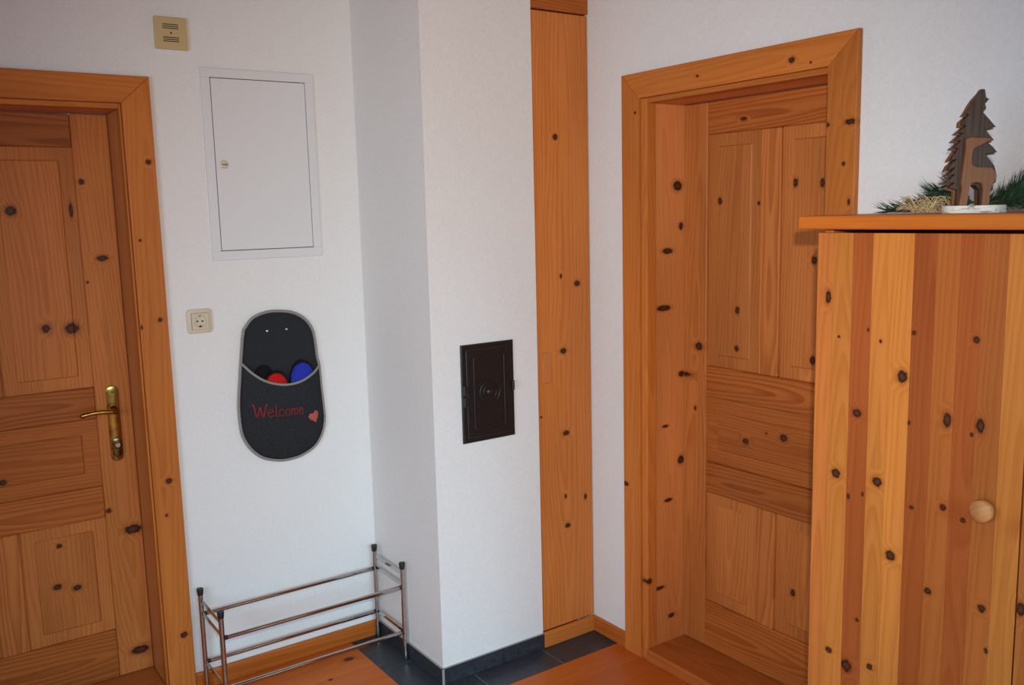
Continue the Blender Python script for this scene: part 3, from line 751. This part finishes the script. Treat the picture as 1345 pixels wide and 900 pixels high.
# birch slice
bm = bmesh.new(); ra = []; rb = []
for i in range(36):
    a = 2 * PI * i / 36; rr = .0575 + .004 * math.sin(3 * a + 1) + .003 * math.sin(5 * a)
    p = fg + Vector((math.cos(a) * rr, math.sin(a) * rr, 0))
    ra.append(bm.verts.new(p + Vector((0, 0, .0004)))); rb.append(bm.verts.new(p + Vector((0, 0, .0145))))
bm.faces.new(ra[::-1]); bm.faces.new(rb)
for i in range(36): bm.faces.new((ra[i], ra[(i+1) % 36], rb[(i+1) % 36], rb[i]))
bo = finish('birch_slice', bm, M_BIRCH, fig, 40); bo['label'] = 'round slice of birch with white bark'
TREE = [(612,74),(628,76),(636,122),(652,131),(631,152),(639,180),(625,204),(660,248),(690,287),(640,299),(660,330),(684,361),(652,370),(682,400),(703,430),(645,438),(668,470),(692,505),(700,535),(706,565),(702,600),(686,608),(692,640),(672,652),(668,690),(668,728),
        (514,728),(516,690),(518,640),(470,622),(500,596),(446,598),(480,570),(500,548),(458,554),(485,530),(500,508),(465,524),(478,490),(505,462),(476,470),(490,440),(512,402),(484,396),(505,380),(522,360),(491,357),(512,335),(532,316),(505,313),(525,294),(545,274),(527,272),(530,242),(560,212),(540,213),(554,190),(572,150),(590,118),(605,84)]
CUT = [(618,610),(560,610),(556,728),(622,728)]
def plate(name, outline, d0, d1, mat, lab):
    o = prism(name, [fp(x, z, d0) for x, z in outline], nrm * (d1 - d0), mat, fig, bev=.0008)
    o['label'] = lab; return o
# rear tree slab (a little wider, paler sawn edges) and front slab with bark
TREE_R = [(c + (6 if c > 592 else -7), z + 9) for c, z in TREE]
TREE_R = [(x, min(z, 728)) for x, z in TREE_R]
# legs gap between deer legs is open: split lower part of each tree outline
def with_gap(o):
    i = max(j for j, (x, z) in enumerate(o) if z >= 727 and x > 592)
    return o[:i] + [(668, 728), (628, 728), (624, 640), (600, 612), (575, 618), (566, 728)] + [p for p in o[i+1:]]
plate('tree_cutout', with_gap(TREE_R), -.016, -.004, wood('carve', 'z', freq=160), 'paler rear slab of the fir tree')
plate('tree_cutout', with_gap(TREE), -.0038, .010, wood('bark', 'z', freq=200, contrast=1.8), 'dark bark-covered front slab of the fir tree')
DEER = [(538,352),(560,342),(600,346),(650,350),(668,356),(640,372),(612,388),(580,405),(572,430),(570,470),(575,500),(600,512),(640,514),(672,518),(692,545),(694,580),(680,605),(668,640),(664,728),(628,728),(632,640),(624,604),(600,596),(576,602),(566,620),(556,728),(516,728),(530,640),(524,590),(528,540),(534,470),(540,400)]
plate('deer_cutout', DEER, .0102, .020, wood('deer', 'z', freq=180), 'sawn brown deer silhouette')

# conifer branches and dried grass lying around it
def conifer(name, label, stems, dens, nlen, seed):
    rg = random.Random(seed)
    base = Vector(stems[0][0]); t = thing(name, (base.x, base.y, ZT), label, 'branch', 'conifer branches on the cabinet')
    verts = []; faces = []
    for st in stems:
        pts = [Vector(p) for p in st]
        tube('stem', pts, [.0028] * (len(pts) - 1) + [.0012], M_TWIG, t, n=6)
        for a, b in zip(pts, pts[1:]):
            L = (b - a).length; d = (b - a).normalized(); s = d.orthogonal().normalized(); u = d.cross(s)
            for k in range(int(L * dens)):
                p = a.lerp(b, rg.random()); th = rg.random() * 2 * PI; sp_ = rg.uniform(.45, 1.0)
                dirv = (d * rg.uniform(.55, 1.0) + (s * math.cos(th) + u * math.sin(th)) * sp_).normalized()
                ln = nlen * rg.uniform(.6, 1.15)
                tip = p + dirv * ln
                if tip.z < ZT + .0015: tip.z = ZT + .0015 + rg.random() * .003
                if p.z < ZT + .001: p.z = ZT + .001
                x1 = dirv.orthogonal().normalized() * .0008; x2 = dirv.cross(x1)
                i = len(verts)
                verts += [p + x1, p - x1 * .5 + x2 * .87, p - x1 * .5 - x2 * .87, p.lerp(tip, .6) + x1 * .9, p.lerp(tip, .6) - x1 * .45 + x2 * .8, p.lerp(tip, .6) - x1 * .45 - x2 * .8, tip]
                for q in range(3):
                    r = (q + 1) % 3
                    faces += [(i+q, i+r, i+3+r, i+3+q), (i+3+q, i+3+r, i+6)]
    bm = bmesh.new(); bv = [bm.verts.new(v) for v in verts]
    for f_ in faces: bm.faces.new([bv[i] for i in f_])
    nd = finish('needles', bm, M_NEEDLE, t); nd['kind'] = 'stuff'
    return t
# ground frame on the cabinet top, seen from the hall: r = towards the right, b = towards the wall
def gp(r, b, h): 
    q_ = fg + rightv * r * .88 - toC * b; return (q_.x, q_.y, ZT + h)
conifer('conifer_branch', 'dark green conifer sprig reaching left from behind the figurine',
        [[gp(.00,.085,.020), gp(-.05,.080,.026), gp(-.10,.076,.022), gp(-.15,.07,.010), gp(-.185,.066,.004)],
         [gp(-.02,.10,.018), gp(-.06,.098,.040), gp(-.095,.095,.044)],
         [gp(-.03,.07,.014), gp(-.08,.066,.016), gp(-.13,.062,.010)],
         [gp(-.01,.11,.03), gp(-.035,.108,.052), gp(-.055,.105,.060)]], 3000, .036, 3)
conifer('conifer_branch', 'bushy dark green conifer branch to the right of the figurine',
        [[gp(.02,.09,.015), gp(.07,.088,.030), gp(.12,.086,.048), gp(.17,.084,.070), gp(.22,.08,.085)],
         [gp(.05,.075,.012), gp(.10,.072,.022), gp(.16,.07,.030), gp(.22,.068,.036)],
         [gp(.04,.10,.022), gp(.075,.098,.045), gp(.10,.097,.058)],
         [gp(.10,.10,.04), gp(.15,.10,.06), gp(.19,.10,.088)],
         [gp(.09,.06,.008), gp(.15,.056,.012), gp(.21,.052,.014)],
         [gp(.10,.08,.030), gp(.15,.08,.045), gp(.20,.08,.055)]], 3400, .038, 5)
dg = thing('dried_grass', gp(-.085, .02, 0), 'straw-coloured dried grass tuft beside the birch slice', 'dried grass', kind='stuff')
rg = random.Random(11)
bm = bmesh.new()
for k in range(75):
    r0 = rg.uniform(-.125, -.07); b0 = rg.uniform(-.02, .03)
    a0 = rg.uniform(-.6, .6); L = rg.uniform(.03, .065); sgn = -1 if rg.random() < .6 else 1; hh = rg.uniform(.15, 1.0)
    pth = []
    for j in range(5):
        t_ = j / 4
        pth.append(gp(r0 + sgn * L * t_ * math.cos(a0) * .8, b0 + L * t_ * math.sin(a0) * .4, max(.0012, .003 + .034 * math.sin(t_ * PI * .85) * hh)))
    add_tube(bm, pth, [.0011, .0011, .0009, .0007, .0004], 4)
finish('grass_blades', bm, M_STRAW, dg)['kind'] = 'stuff'

for o in list(bpy.data.objects):
    if 'base' in o: del o['base']
